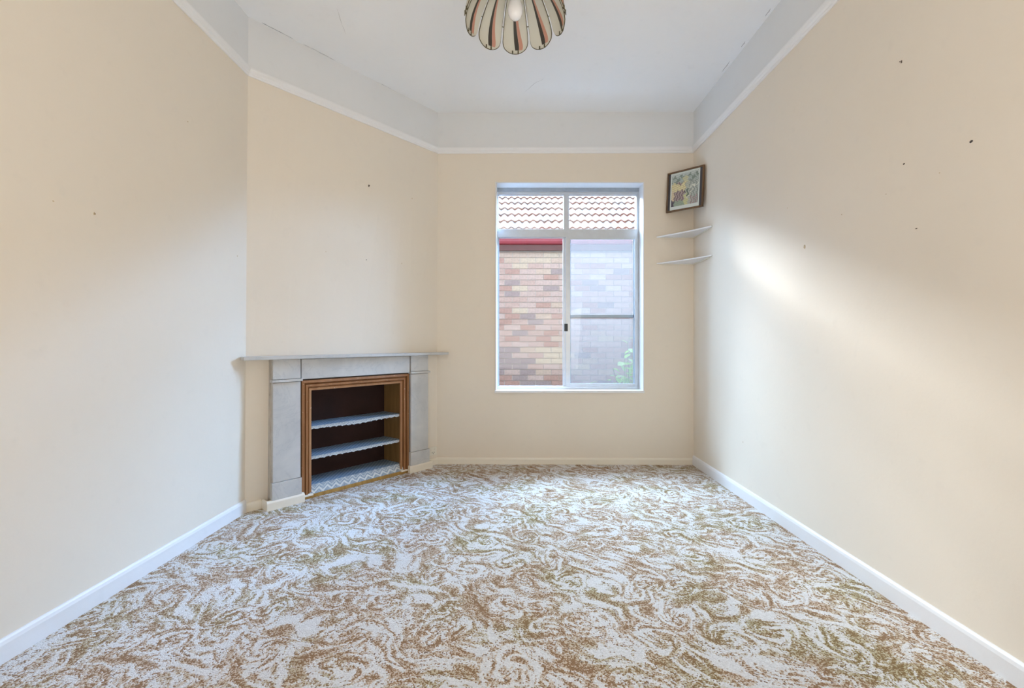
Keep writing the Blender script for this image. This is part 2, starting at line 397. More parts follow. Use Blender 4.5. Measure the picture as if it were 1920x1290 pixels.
def run(name, i, j, prof, z_base, mats, s0=None, s1=None, mi=0):
    """profile (offset, height) swept between room corners i and j; s0/s1 trim along the wall in units"""
    rs = []
    for end, c in ((0, i), (1, j)):
        ring = []
        for off, h in prof:
            z = z_base + h; p = inset(c, off, z)
            if (end == 0 and s0 is not None) or (end == 1 and s1 is not None):
                a = corner(ORDER[i], z); b = corner(ORDER[j], z); d = (b-a).normalized()
                p = a + d*(s0 if end == 0 else s1) + Vector((d.y, -d.x))*off
            ring.append((p.x, p.y, z))
        rs.append(ring)
    return MB().rings(rs).build(name, mats, kind='structure')
BASE_L = [(0, 0), (3.2, 0), (3.2, 13.5), (2.4, 16), (1.2, 17.3), (0, 17.5)]
BASE_B = [(0, 0), (3.2, 0), (3.2, 9), (2.4, 11), (1.2, 12), (0, 12.2)]
RP = [(0, 0), (1.6, 0), (2.2, 1.5), (2.2, 3), (3.8, 5), (4.2, 7.5), (4.6, 9), (4.6, 10.6), (0, 11)]
run('baseboard_left', 0, 1, BASE_L, 0, M['white_trim'])
run('baseboard_fireplace', 1, 2, BASE_B, 0, M['cream_trim'], s1=20.5)
run('baseboard_fireplace', 1, 2, BASE_B, 0, M['cream_trim'], s0=307)
run('baseboard_back', 2, 3, BASE_B, 0, M['cream_trim'])
run('baseboard_right', 3, 4, BASE_L, 0, M['white_trim'])
run('baseboard_rear', 4, 0, BASE_L, 0, M['white_trim'])
for k, (i, j) in enumerate(((0, 1), (1, 2), (2, 3), (3, 4), (4, 0))):
    run('trim_%d' % (k+1), i, j, RP, RAIL, M['rail'])

# nail holes and filler patches are part of their walls
def disc(parent, name, c, nrm, rx, rz, mat, depth=0.25, seed=0):
    n = Vector(nrm).normalized(); sd = Vector((0, 0, 1)).cross(n).normalized(); up = Vector((0, 0, 1)); rnd = random.Random(seed)
    c = Vector(c); ring = []
    for k in range(9):
        a = 2*math.pi*k/9; q = rnd.uniform(0.75, 1.15); ring.append(c + (sd*rx*math.cos(a) + up*rz*math.sin(a))*q)
    mb = MB().rings([[p - n*depth for p in ring], [p + n*depth for p in ring]])
    return mb.build(name, mat, parent)
def on_right(Y, z): x = 341 + (z/CEIL)*(-4)*((857-Y)/997); return (x, Y, z), (-1, 0, 0)
def on_left(Y, z):
    a = corner('LN', z); b = corner('L', z); t = (Y-a.y)/(b.y-a.y); p = a.lerp(b, t); return (p.x, p.y, z), (1, 0, 0)
def on_fire(t, z):
    p = corner('L', z).lerp(corner('R', z), t); return (p.x, p.y, z), (0.75, -0.66, 0)
def on_back(X, z): return (X, 862-5*(X+143)/484, z), (0, -1, 0)
holes = [
    (wall_right, on_right(337, 380), 1.6, 1.3, 'hole'), (wall_right, on_right(395, 386), 1.2, 0.9, 'hole'), (wall_right, on_right(383, 327), 1.1, 0.6, 'hole'),
    (wall_right, on_right(362, 366), 0.7, 0.5, 'patch'), (wall_right, on_right(414, 366), 0.7, 0.6, 'patch'), (wall_right, on_right(530, 342), 2.0, 3.2, 'patch'),
    (wall_right, on_right(563, 397), 0.9, 0.7, 'patch'), (wall_right, on_right(470, 363), 0.8, 0.7, 'patch'), (wall_right, on_right(673, 83), 1.0, 1.6, 'patch'),
    (wall_left, on_left(392, 342), 1.3, 1.5, 'patch'), (wall_left, on_left(392, 342), 0.6, 0.6, 'hole'), (wall_left, on_left(357, 342), 0.9, 0.6, 'patch'),
    (wall_left, on_left(499, 473), 0.8, 0.8, 'patch'), (wall_left, on_left(592, 343), 0.8, 0.8, 'patch'),
    (wall_fire, on_fire(0.82, 488), 1.0, 1.5, 'patch'), (wall_fire, on_fire(0.335, 369), 0.8, 0.7, 'patch'), (wall_fire, on_fire(0.545, 366), 0.9, 0.7, 'hole'),
    (wall_fire, on_fire(0.755, 369), 0.9, 0.8, 'patch'), (wall_back, on_back(-83, 345), 0.9, 0.9, 'patch'), (wall_back, on_back(-82, 277), 0.8, 0.8, 'patch')]
for i, (w_, (c, nrm), rx, rz, mt) in enumerate(holes):
    disc(w_, 'nail_hole' if mt == 'hole' else 'filler_patch', c, nrm, rx*0.8, rz*0.8, M[mt], 0.25, i)
# cracks where the ceiling lining has pulled away
def crack(parent, pts, wd, name='crack'):
    mb = MB(); rnd = random.Random(len(pts)*7+int(wd*100)); pts = [Vector((*p, CEIL-0.12)) for p in pts]; fine = []
    for a, b in zip(pts, pts[1:]):
        for k in range(5):
            p = a.lerp(b, k/5); fine.append(p + Vector((rnd.uniform(-.5, .5), rnd.uniform(-.5, .5), 0)))
    fine.append(pts[-1]); L, R = [], []
    for i, p in enumerate(fine):
        a = fine[max(0, i-1)]; b = fine[min(len(fine)-1, i+1)]; t = (b-a).normalized(); s = Vector((-t.y, t.x, 0))
        ww = wd*rnd.uniform(0.25, 1)*(0.2 if i in (0, len(fine)-1) else 1); L.append(p+s*ww); R.append(p-s*ww)
    for i in range(len(fine)-1): mb.quad([L[i], L[i+1], R[i+1], R[i]])
    return mb.build(name, M['hole'], parent)
def edge_pt(t, off=1.5):
    a = corner('L', CEIL); b = corner('R', CEIL); p = a.lerp(b, t); return (p.x+0.75*off, p.y-0.66*off)
crack(ceiling, [edge_pt(0.05, 3), edge_pt(0.11, 2), edge_pt(0.18, 2)], 0.45)
crack(ceiling, [edge_pt(0.22, 2), edge_pt(0.30, 1.5), edge_pt(0.37, 1)], 0.3)
crack(ceiling, [edge_pt(0.62, 1), edge_pt(0.68, 1.5)], 0.25)
for a, b in ((590, 605), (655, 668), (700, 730)):
    crack(ceiling, [(335.5, a), (336, b)], 0.35)
crack(ceiling, [(20, 790), (38, 760), (52, 748)], 0.16)
crack(ceiling, [(-235, 640), (-228, 590)], 0.13)

# ================================================================== window
FY = 889.0; K = FY/853
def fx(px): return (px-961)*K
def fz(py): return 232+(640-py)*K
win = empty('window_1', (108, FY, WZ0), kind='structure')
def wp(name, x0, x1, z0, z1, y0, y1, mat, bevel=0.25, parent=None, **p):
    o = MB().box(x0-108, x1-108, y0-FY, y1-FY, z0-WZ0, z1-WZ0).build(name, mat, parent or win, bevel, **p); return o
A = M['aluminium']; AD = M['aluminium_dark']
wy0, wy1 = 888.0, 900.0
wp('window_head', WX0, WX1, fz(364), WZ1, wy0+1.5, wy1, A)
wp('head_track', WX0+0.5, WX1-0.5, WZ1-6.5, WZ1-0.2, wy0-3, wy0+1.5, AD)
wp('window_jamb', WX0, fx(934.5), WZ0, WZ1-6.5, wy0, wy1, A)
wp('window_jamb', fx(1193), WX1, WZ0, WZ1-6.5, wy0, wy1, A)
wp('transom', fx(934.5), fx(1193), fz(445), fz(430), wy0-1, wy1, A)
wp('mullion', fx(1057), fx(1067), fz(430), fz(364), wy0, wy1, A)
wp('fixed_stile', fx(1056), fx(1061), fz(724), fz(445), wy0+3, wy1, A)
wp('bottom_track', WX0, WX1, WZ0, fz(724), wy0-2, wy1, A)
wp('glazing_bead', fx(934.5), fx(936), fz(724), fz(445), wy0+2, wy0+5, AD, 0.1)
# three fixed panes
wp('window_pane', fx(934.5), fx(1057), fz(430), fz(364), 894, 894.8, M['glass'], 0)
wp('window_pane', fx(1067), fx(1193), fz(430), fz(364), 894, 894.8, M['glass'], 0)
wp('window_pane', fx(935), fx(1056), fz(724), fz(445), 896, 896.8, M['glass'], 0)
# sliding sash
sash = empty('sliding_sash', (0, 0, 0)); sash.parent = win
wp('sash_stile', fx(1060.5), fx(1069), fz(727), fz(445), wy0-1.5, wy0+2.5, A, parent=sash)
wp('sash_stile', fx(1190), fx(1195), fz(727), fz(445), wy0-1.5, wy0+2.5, A, parent=sash)
wp('sash_rail', fx(1069), fx(1190), fz(727), fz(719), wy0-1.5, wy0+2.5, A, parent=sash)
wp('sash_rail', fx(1069), fx(1190), fz(449), fz(445), wy0-1.5, wy0+2.5, A, parent=sash)
wp('sash_pane', fx(1069), fx(1190), fz(719), fz(449), 888.6, 889.2, M['glass'], 0, parent=sash)
wp('sash_latch', fx(1058), fx(1064), fz(621), fz(607), wy0-4.2, wy0-1.5, M['black'], 0.4, parent=sash)
# insect screen outside the sash
scr = empty('insect_screen', (0, 0, 0)); scr.parent = win
wp('screen_stile', fx(1066.5), fx(1071.5), fz(722), fz(446), 901, 904, AD, parent=scr)
wp('screen_stile', fx(1190), fx(1194), fz(722), fz(446), 901, 904, A, parent=scr)
o = wp('screen_crossbar', fx(1069), fx(1192), fz(595), fz(589.5), 901, 904.5, AD, parent=scr)
wp('screen_mesh', fx(1070), fx(1192), fz(722), fz(446), 902.3, 902.6, M['flyscreen'], 0, parent=scr)
# painted sill board and reveal lining
MB().box(WX0-2.5-108, WX1+1.5-108, 855-FY, 887-FY, -3.5, 0.8).build('window_sill', M['white_trim'], win, 0.3)
arch = MB()
for (x0, x1, z0, z1) in ((WX0-1.2, WX0+0.3, WZ0, WZ1), (WX1-0.3, WX1+1.2, WZ0, WZ1), (WX0-1.2, WX1+1.2, WZ1-0.3, WZ1+1.2)):
    arch.box(x0-108, x1-108, 857.2-FY, 887-FY, z0-WZ0, z1-WZ0)
arch.build('reveal_lining', M['white_trim'], win)

# ================================================================== fireplace surround
RZ = math.atan2(0.7566, 0.654)
F0 = (-333.5, 618.4, 0)
fire = empty('fireplace_surround', F0, RZ, label='old grey marble fireplace surround with a long white mantel shelf, across the room corner', category='fireplace')
def fp(name, x0, x1, y0, y1, z0, z1, mat, parent=fire, bevel=0.25, **p):
    return MB().box(x0, x1, y0, y1, z0, z1).build(name, mat, parent, bevel, **p)
MA = M['marble']
for side, (a, b) in enumerate(((8.8, 46.5), (240.0, 278.0))):
    pl = fp('pilaster', a, b, 3, 8, 36.5, 174.2, MA)
    fp('capital_band', a-2.4, b+(2.4 if side else 1.6), -0.6, 8, 175, 178.4, MA, pl, 0.35)
    fp('capital_block', a, b, 3, 8, 178.9, 206.6, MA, pl)
    fp('base_block', a-1.8, b+(2 if side else 1), 1.4, 8, 12, 36, MA, pl, 0.3)
fp('return_slab', 8.9, 12.5, 9, 22.5, 2, 207, M['worn'], bevel=0.4)
fp('return_slab', 274, 277, 8, 17.5, 2, 207, MA, bevel=0.4)
fp('joint_shade_backing', 9.4, 48, 8, 14, 12, 206, M['hole'], bevel=0)  # dark behind real joints; also a painted shadow line under each capital band
fp('joint_shade_backing', 239, 277.4, 8, 14, 12, 206, M['hole'], bevel=0)
fp('frieze', 48.6, 238.6, 4.6, 10, 177.0, 206.3, MA, bevel=0.5, label='veined marble frieze slab between the pilasters')
fp('frieze_backing', 46, 240, 10, 14, 175.1, 206.6, M['hole'], bevel=0)
# mantel shelf: slight tilt, ends cut to the walls
mb = MB()
poly = [(-31, -6), (319.5, -6), (318.5, 1), (309, 14.2), (-17.5, 21.5), (-31.5, 4)]
mb.prism(poly, 207, 211.5)
ms = mb.build('mantel_shelf', M['marble'], fire, 0.5, label='thin pale mantel shelf reaching to both walls')
# skirting blocks at the feet, painted cream, rounded top
for a, b in ((0, 51.5), (235.6, 286.3)):
    prof = [(0, 0), (0, 10.2), (1.0, 12.3), (2.2, 13), (6, 13), (6, 0)]
    MB().rings([[(a, y, z) for y, z in prof], [(b, y, z) for y, z in prof]]).build('foot_skirting', M['cream_trim'], fire, 0.3, label='cream painted skirting block')
prof_side = [(0, 0), (3, 0), (3, 13), (0, 12.5)]
fp('foot_skirting_return', 0, 3, 6, 19, 0, 12.5, M['cream_trim'], bevel=0.4)
fp('foot_skirting_return', 283, 286.3, 6, 15, 0, 12.5, M['cream_trim'], bevel=0.4)

# ================================================================== bookcase set into the fireplace
bk = empty('built_in_bookcase', F0, RZ, label='brown wooden bookcase with paper-lined shelves fitted inside the marble fireplace', category='bookcase')
BKD = 60.0
def bp(name, x0, x1, y0, y1, z0, z1, mat, bevel=0.2, parent=bk, **p):
    return MB().box(x0, x1, y0, y1, z0, z1).build(name, mat, parent, bevel, **p)
bp('back_panel', 60, 229, BKD, BKD+2, 3, 166, M['dark_board'], 0, label='dark maroon back board')
bp('side_panel', 63.5, 66, 13, BKD, 3, 166, M['side_wood'])
MB().prism([(227.2, 13), (230, 13), (226, BKD), (222.8, BKD)], 3, 166).build('side_panel', M['side_wood'], bk, 0.2)
bp('top_panel', 60, 229, 13, BKD, 163.5, 166, M['dark_board'], 0)
bp('bottom_board', 60, 232, 14, BKD, 14, 17.4, M['side_wood'])
sl = bp('sill_board', 50.5, 237.5, 8.5, 13, 0, 5.6, M['sill_wood'], 0.4)
# stepped moulding frame: swept profile (inset from outer edge, depth)
prof = [(0, 13), (0, 6.6), (3.8, 5.6), (4.6, 10.0), (6.0, 10.4), (6.6, 7.6), (9.6, 7.4), (10.2, 10.8), (11.6, 11.2), (12.2, 9.6), (15.6, 9.8), (15.6, 13)]
BAND = [1, 0, 1, 1, 0, 0, 1, 1, 2, 2, 0]  # dark copy in grooves and outer edge: shade put into the colour
ox0, ox1, oz0, oz1 = 49.8, 238.0, 7.1, 174.9
def mring(x, z, dx, dz): return [(x+dx*i, y, z+dz*i) for i, y in prof]
def moulding(r0, r1):
    mb = MB()
    for k in range(len(prof)-1): mb.quad([r0[k], r0[k+1], r1[k+1], r1[k]], BAND[k])
    mb.quad(r0, 0); mb.quad(list(reversed(r1)), 0); mb.quad([r0[0], r1[0], r1[-1], r0[-1]], 0)
    mb.build('frame_moulding', [M['moulding'], M['moulding_shade'], M['bead']], bk)
moulding(mring(ox0, oz0, 1, 0), mring(ox0, oz1, 1, -1))
moulding(mring(ox1, oz0, -1, 0), mring(ox1, oz1, -1, -1))
moulding(mring(ox0, oz1, 1, -1), mring(ox1, oz1, -1, -1))
bp('moulding_foot', 52, 66.5, 5.5, 10, 4.6, 7.0, M['cream_trim'], 0.3)
bp('moulding_foot', 222, 235.2, 5.5, 10, 4.6, 7.0, M['cream_trim'], 0.3)
# shelves with their hanging paper
def wavy_strip(x0, x1, y, ztop, zbot, n, amp, seed, mat, name, parent, sag=0.0, fwd=0.6):
    rnd = random.Random(seed); mb = MB(); P = []
    for i in range(n+1):
        t = i/n; x = x0+(x1-x0)*t
        zb = zbot + abs(math.sin(t*math.pi*n/4))*amp + rnd.uniform(-0.35, 0.35) - sag*math.exp(-((t-0.45)/0.2)**2)
        yy = y - fwd*(0.4+rnd.random())
        P.append((x, yy, zb))
    for i in range(n):
        (xa, ya, za), (xb, yb, zb) = P[i], P[i+1]; u0, u1 = i/n, (i+1)/n
        mb.quad([(xa, ya, za), (xb, yb, zb), (xb, y, ztop), (xa, y, ztop)], 0, [(u0, 0), (u1, 0), (u1, 1), (u0, 1)])
    return mb.build(name, mat, parent)
for k, (z, sg) in enumerate(((104.7, 2.2), (59.7, 0.6))):
    sh = MB().prism([(66.1, 14), (227, 14), (223.0, BKD), (66.1, BKD)], z-2.6, z).build('shelf', M['side_wood'], bk)
    lin = MB(); NX, NY = 24, 8; rnd = random.Random(k+3)
    hgt = [[rnd.uniform(0, 0.35) for _ in range(NY+1)] for _ in range(NX+1)]
    for i in range(NX):
        for j in range(NY):
            def Q(a, b):
                yy = 13.6+(BKD-14)*b/NY; xr = 227-(yy-13)*4.0/47; return (66.2+(xr-66.4)*a/NX, yy, z+0.15+hgt[a][b])
            lin.quad([Q(i, j), Q(i+1, j), Q(i+1, j+1), Q(i, j+1)])
    lin.build('shelf_paper', M['liner'], sh, smooth=True, label='blue patterned shelf paper')
    wavy_strip(66.2, 227.0, 13.6, z+0.5, z-4.4, 64, 1.1, k+11, M['edge_paper'], 'paper_edging', sh, sg)
bl = MB(); bl.prism([(66.1, 13.2), (227, 13.2), (222.8, BKD), (66.1, BKD)], 17.5, 18.0)
bl.build('floor_paper', M['liner'], bk, label='blue diamond-patterned paper on the bottom board')
zz = MB()
for yo in (0, 0.5):
    zz.quad([(62, 8.8+yo, 5.8), (232, 8.8+yo, 5.8), (228.5, 13.2+yo, 18.2), (65.5, 13.2+yo, 18.2)], 0, [(0, 0), (1, 0), (1, 1), (0, 1)])
zz.build('zigzag_border', M['zigzag'], bk, label='white zigzag paper border along the front')

# power point beside the surround, on the chimney breast
a = corner('L', 26); b = corner('R', 26); dW = (b-a).normalized(); rzw = math.atan2(dW.y, dW.x); p = a.lerp(b, 0.968)
pw = empty('power_outlet', (p.x, p.y, 26), rzw, label='small ivory power outlet low on the wall right of the fireplace', category='outlet')
MB().box(-9, 8.6, -1.6, -0.05, -8, 8).build('cover_plate', M['outlet'], pw, 0.5)
MB().box(-5.5, -2.5, -2.3, -1.6, 2, 5).build('switch', M['outlet'], pw, 0.3)
MB().box(2.5, 5.5, -2.3, -1.6, 2, 5).build('switch', M['outlet'], pw, 0.3)
for sx, an in ((-2.2, 0.5), (2.2, -0.5), (0, 0)):
    mbq = MB().box(-0.35, 0.35, -1.75, -1.6, -1.3, 1.3); 
    o = mbq.build('socket_slot', M['black'], pw); o.location = (sx*U, 0, (-4.4 if an == 0 else -2.2)*U); o.rotation_euler.y = an

# ================================================================== corner shelves
def corner_shelf(z, th, dent, lab):
    bw = lambda X: 861.9-5*(X+143)/484
    X0 = 271.5; zz_ = z
    tipL = (X0, bw(X0)-0.1); cornerp = (340.8, 856.9); tipR = (340.2, 775.0)
    n = 12; front = []
    A_ = Vector(tipL) + Vector((0, -1.5)); B_ = Vector(tipR) + Vector((-1.5, 0)); mid = Vector((1, 1)).normalized()
    for i in range(n+1):
        t = i/n; p = A_.lerp(B_, t) + Vector((0.77, 0.64))*(dent*math.sin(math.pi*t)); front.append((p.x, p.y))
    root = empty('corner_shelf', (341, 857, z-th), 0, label=lab, category='shelf', group='white corner shelves below the picture')
    poly = [tipL] + front + [tipR, cornerp]
    MB().prism([(x-341, y-857) for x, y in poly], 0, th).build('shelf_board', M['white_trim'], root, 0.5)
    MB().box(-62, -1.5, -2.5, -0.7, -1.6, 0).build('support_cleat', M['cream_trim'], root, 0.2)
    MB().box(-3, -1.2, -70, -1.5, -1.6, 0).build('support_cleat', M['cream_trim'], root, 0.2)
    return root
corner_shelf(429.5, 2.6, 3.0, 'upper of two white corner shelves, right under the framed picture')
corner_shelf(379.5, 2.2, 4.0, 'lower of two white corner shelves right of the window')

# ================================================================== framed picture across the corner
pa, pb = Vector((290.0, 853.0)), Vector((336.5, 800.0)); pm = (pa+pb)/2; PW = (pb-pa).length; PH = 73.0
pic = empty('framed_picture', (pm.x, pm.y, 507.5), math.atan2(pb.y-pa.y, pb.x-pa.x), label='small brown-framed picture of a hillside town hung across the corner above the shelves', category='picture')
pic.rotation_euler = (0, -0.0, math.atan2(pb.y-pa.y, pb.x-pa.x))
pic.rotation_euler.rotate_axis('Y', math.radians(2.6))
M['frame_wood'] = wood('dark_brown_frame', (0.17, 0.095, 0.045), (0.10, 0.055, 0.025))
M['frame_liner'] = plain('charcoal_liner', (0.06, 0.055, 0.06), 0.6)
hw, hh = PW/2, PH/2
for (x0, x1, z0, z1) in ((-hw, -hw+2.6, -hh, hh), (hw-2.6, hw, -hh, hh), (-hw+2.6, hw-2.6, hh-2.8, hh), (-hw+2.6, hw-2.6, -hh, -hh+2.8)):
    MB().box(x0, x1, -2.2, 1.8, z0, z1).build('frame_bar', M['frame_wood'], pic, 0.35)
MB().box(-hw+2.6, -hw+6.6, -0.8, 1.2, -hh+2.8, hh-2.8).build('liner_strip', M['frame_liner'], pic)
MB().box(hw-7.4, hw-2.6, -0.8, 1.2, -hh+2.8, hh-2.8).build('liner_strip', M['frame_liner'], pic)
# the print: painted patch by patch into a colour attribute
def print_art(u, v):
    rnd = math.sin(u*91.7+v*47.3)*math.cos(u*33.1-v*71.9)
    uo, vo = u, v
    if u < 0.035 or u > 0.955 or v < 0.10 or v > 0.965: return (0.62, 0.66, 0.60)
    u = u+0.022*math.sin(v*41+u*13); v = v+0.025*math.sin(u*37-v*9)+0.012*math.sin(u*97)
    c = (0.30, 0.33, 0.27)
    if v > 0.72:                                                   # far hills and rooftops
        k = math.sin(u*24+math.sin(v*30)*2); c = (0.36, 0.40, 0.36) if k > 0 else (0.20, 0.24, 0.20)
        if abs(u-0.52) < 0.09 and v < 0.86: c = (0.50, 0.48, 0.30)
        if v > 0.90: c = (0.46, 0.50, 0.46)
    elif u < 0.52 and v > 0.50 and v < 0.70+0.05*math.sin(u*14): c = (0.66, 0.58, 0.32) if rnd > -0.3 else (0.50, 0.42, 0.24)
    elif u < 0.14: c = (0.62, 0.50, 0.33)
    elif u < 0.48:
        c = (0.36, 0.28, 0.26) if math.sin(u*70) > -0.2 else (0.19, 0.13, 0.13)
        if v < 0.24: c = (0.28, 0.33, 0.24)
    elif u < 0.66:
        c = (0.52, 0.51, 0.26) if v < 0.38 and abs(u-0.53) < 0.08 else (0.42, 0.42, 0.34)
        if abs(u-0.50) < 0.025 and 0.42 < v < 0.72: c = (0.07, 0.06, 0.07)
        if abs(u-0.60) < 0.03 and 0.32 < v < 0.5: c = (0.14, 0.17, 0.14)
    else:
        c = (0.27, 0.29, 0.25) if math.sin(u*60+v*8) > 0 else (0.40, 0.41, 0.36)
        if abs(v-0.55-0.1*(u-0.6)) < 0.022: c = (0.60, 0.60, 0.50)
        if v < 0.3 and math.sin(u*80) > 0.5: c = (0.36, 0.20, 0.20)
    if u < 0.14 and v < 0.26: c = (0.08, 0.07, 0.09)
    if abs((v-0.30)-(u-0.6)*0.9) < 0.018 and 0.55 < u < 0.78: c = (0.62, 0.60, 0.46)
    k = 1+0.22*rnd+0.22*math.sin(uo*173+math.sin(vo*131)*3)*math.sin(vo*151); return tuple(max(0, x*k) for x in c)
x0, x1, z0, z1 = -hw+6.6, hw-7.4, -hh+2.8, hh-2.8; NX = NY = 72
vs_ = [((x0+(x1-x0)*i/NX)*U, -0.3*U, (z0+(z1-z0)*j/NY)*U) for j in range(NY+1) for i in range(NX+1)]
fs_ = [(j*(NX+1)+i, j*(NX+1)+i+1, (j+1)*(NX+1)+i+1, (j+1)*(NX+1)+i) for j in range(NY) for i in range(NX)]
me = bpy.data.meshes.new('print_sheet'); me.from_pydata(vs_, [], fs_)
ca = me.color_attributes.new('art', 'FLOAT_COLOR', 'CORNER')
buf = []
for f in range(NX*NY):
    i, j = f % NX, f//NX; c = print_art((i+0.5)/NX, (j+0.5)/NY); buf += [*c, 1]*4
ca.data.foreach_set('color', buf)
nb = NB('picture_print', 0.35, 0.4); at = nb.n('ShaderNodeAttribute', attribute_name='art'); nb.color(at.outputs['Color'])
me.materials.append(nb.m); po = bpy.data.objects.new('print_sheet', me); COL.objects.link(po); po.parent = pic
MB().box(-hw+2.6, hw-2.6, 1.2, 1.7, -hh+2.8, hh-2.8).build('backing_board', M['frame_wood'], pic)

# ================================================================== hanging lamp with ten painted petals
LX, LY, LZ = 2.5, 420.0, 526.5
lamp = empty('flower_pendant_lamp', (LX, LY, LZ), 0, label='glass petal pendant lamp with pink and grey painted stripes hanging from the ceiling', category='lamp')
M['came'] = plain('dark_brass_wire', (0.13, 0.11, 0.06), 0.4, 0.7)
def petal_mat():
    n = NB('painted_petal_glass', 0.22, 0.5); s = n.n('ShaderNodeSeparateXYZ'); n.put(s.inputs[0], n.uv()); u, v = s.outputs[0], s.outputs[1]
    # stripe centre line bends across the petal; both stripes flare towards the tip (v = 0)
    iv = n.math('SUBTRACT', 1.0, v)
    wd = n.math('MULTIPLY', n.math('POWER', iv, 0.9), 0.105)
    cen = n.math('ADD', 0.42, n.math('MULTIPLY', n.math('POWER', iv, 2.2), 0.20))
    inside = n.math('GREATER_THAN', v, 0.07)
    g = n.math('MULTIPLY', n.math('LESS_THAN', n.math('ABSOLUTE', n.math('SUBTRACT', u, cen)), wd), inside)
    cp = n.math('ADD', cen, n.math('MULTIPLY', wd, 1.95))
    pk = n.math('MULTIPLY', n.math('LESS_THAN', n.math('ABSOLUTE', n.math('SUBTRACT', u, cp)), n.math('MULTIPLY', wd, 0.9)), inside)
    col = n.mix(pk, (0.84, 0.83, 0.76), (0.76, 0.46, 0.36)); col = n.mix(g, col, (0.13, 0.12, 0.11))
    n.color(col); n.b.inputs['Alpha'].default_value = 1.0
    # a share of translucency lets the light behind show through the milky glass
    tl = n.n('ShaderNodeBsdfTranslucent'); n.put(tl.inputs[0], col); mx = n.n('ShaderNodeMixShader'); mx.inputs[0].default_value = 0.5
    n.t.links.new(n.b.outputs[0], mx.inputs[1]); n.t.links.new(tl.outputs[0], mx.inputs[2]); n.t.links.new(mx.outputs[0], n.out.inputs[0])
    return n.m
M['petal'] = petal_mat()
PROF = [(46.3, 0), (46.2, 5), (45.0, 11), (42.6, 18), (39.2, 25), (34.5, 33), (28.5, 41), (21, 48.5), (13, 53.5), (8, 55)]
def prof_at(t):
    x = t*(len(PROF)-1); i = min(int(x), len(PROF)-2); f = x-i; a, b = PROF[i], PROF[i+1]
    return a[0]+(b[0]-a[0])*f, a[1]+(b[1]-a[1])*f
HALF = math.radians(18)
def half_width(t):
    """angular half-width of a petal, in units of 18 degrees"""
    gap = 0.90
    if t < 0.22: return gap*math.sqrt(max(0.0, 1-((0.22-t)/0.22)**2))*1.0
    return gap + (0.02)*(t-0.22)
def petal_pt(u, t):
    r, z = prof_at(t); a = (u-0.5)*2*half_width(t)*HALF
    # petals are gently flat across
    rr = r*math.cos(a*0.5); return (rr*math.sin(a), rr*math.cos(a), z)
def build_petal():
    root = None; NU, NV = 12, 26; mb = MB()
    ts = [0.0+ (1.0)*((k/NV)**1.3) for k in range(NV+1)]
    for off in (0.0, -0.5):
        for i in range(NU):
            for j in range(NV):
                def Q(a, b):
                    x, y, z = petal_pt(a/NU, max(ts[b], 0.004)); L = math.hypot(x, y); return (x*(L+off)/L, y*(L+off)/L, z)
                uv = [(i/NU, ts[j]), ((i+1)/NU, ts[j]), ((i+1)/NU, ts[j+1]), (i/NU, ts[j+1])]
                mb.quad([Q(i, j), Q(i+1, j), Q(i+1, j+1), Q(i, j+1)], 0, uv)
    return mb.mesh('glass_petal', M['petal'], True)
pm_ = build_petal()
wire = [petal_pt(0, t) for t in [1-0.78*k/16 for k in range(17)]]
arc = []
for k in range(1, 24):
    a = math.pi*k/24; t = 0.22*(1-math.sin(a)); arc.append(petal_pt(0.5-0.5*math.copysign(1, math.cos(a)), t))
wire = wire + arc + [petal_pt(1, t) for t in [0.22+0.78*k/16 for k in range(17)]]
wm = MB().tube([(x*1.008, y*1.008, z) for x, y, z in wire], 0.42, 6).mesh('petal_wire', M['came'], True)
cms = []
for u in (0.30, 0.70):
    cl = MB(); x, y, z = petal_pt(u, 0.035); cl.box(x-0.55, x+0.55, y-1.0, y+0.8, z-1.6, z+1.2); cms.append(cl.mesh('petal_clip', M['came']))

xa, ya, za = petal_pt(1, 0.40); sa = math.radians(36)
xb, yb, zb = petal_pt(0, 0.40); xb, yb = xb*math.cos(-sa)-yb*math.sin(-sa), xb*math.sin(-sa)+yb*math.cos(-sa)
lm = MB().tube([(xa, ya, za), (xb, yb, zb)], 0.38, 6).mesh('petal_link', M['came'])
for k in range(10):
    a = -math.radians(36*k) - math.radians(0.5)
    p_ = bpy.data.objects.new('glass_petal', pm_); COL.objects.link(p_); p_.parent = lamp; p_.rotation_euler.z = a
    for nm, mm in (('petal_wire', wm), ('petal_clip', cms[0]), ('petal_clip', cms[1]), ('petal_link', lm)):
        q = bpy.data.objects.new(nm, mm); COL.objects.link(q); q.parent = p_
M['bulb'] = plain('milky_bulb_glass', (0.86, 0.86, 0.88), 0.12)
MB().lathe([(0.3, -21.5), (2.6, -20.9), (4.8, -19.2), (6.5, -16), (7.1, -12.5), (6.6, -8.5), (5.2, -4.5), (3.6, -1), (3.1, 4)], n=20).build('light_bulb', M['bulb'], lamp, smooth=True).location = (0, 0, (14+9.5)*U)
MB().lathe([(3.4, 18), (3.8, 24), (3.8, 34), (2.2, 36), (2.2, 52)], n=16).build('lamp_holder', M['black'], lamp, smooth=False)
MB().lathe([(9, 54), (9.5, 56), (6, 59), (1.5, 61)], n=20).build('top_cap', M['came'], lamp)
MB().tube([(0, 0, 60), (0, 0, CEIL-LZ-4)], 0.5, 8).build('hanging_cord', M['came'], lamp)
MB().lathe([(9, CEIL-LZ-0.1), (8.6, CEIL-LZ-3), (4, CEIL-LZ-5.5), (1, CEIL-LZ-6)], n=20).build('ceiling_rose', M['white_trim'], lamp)

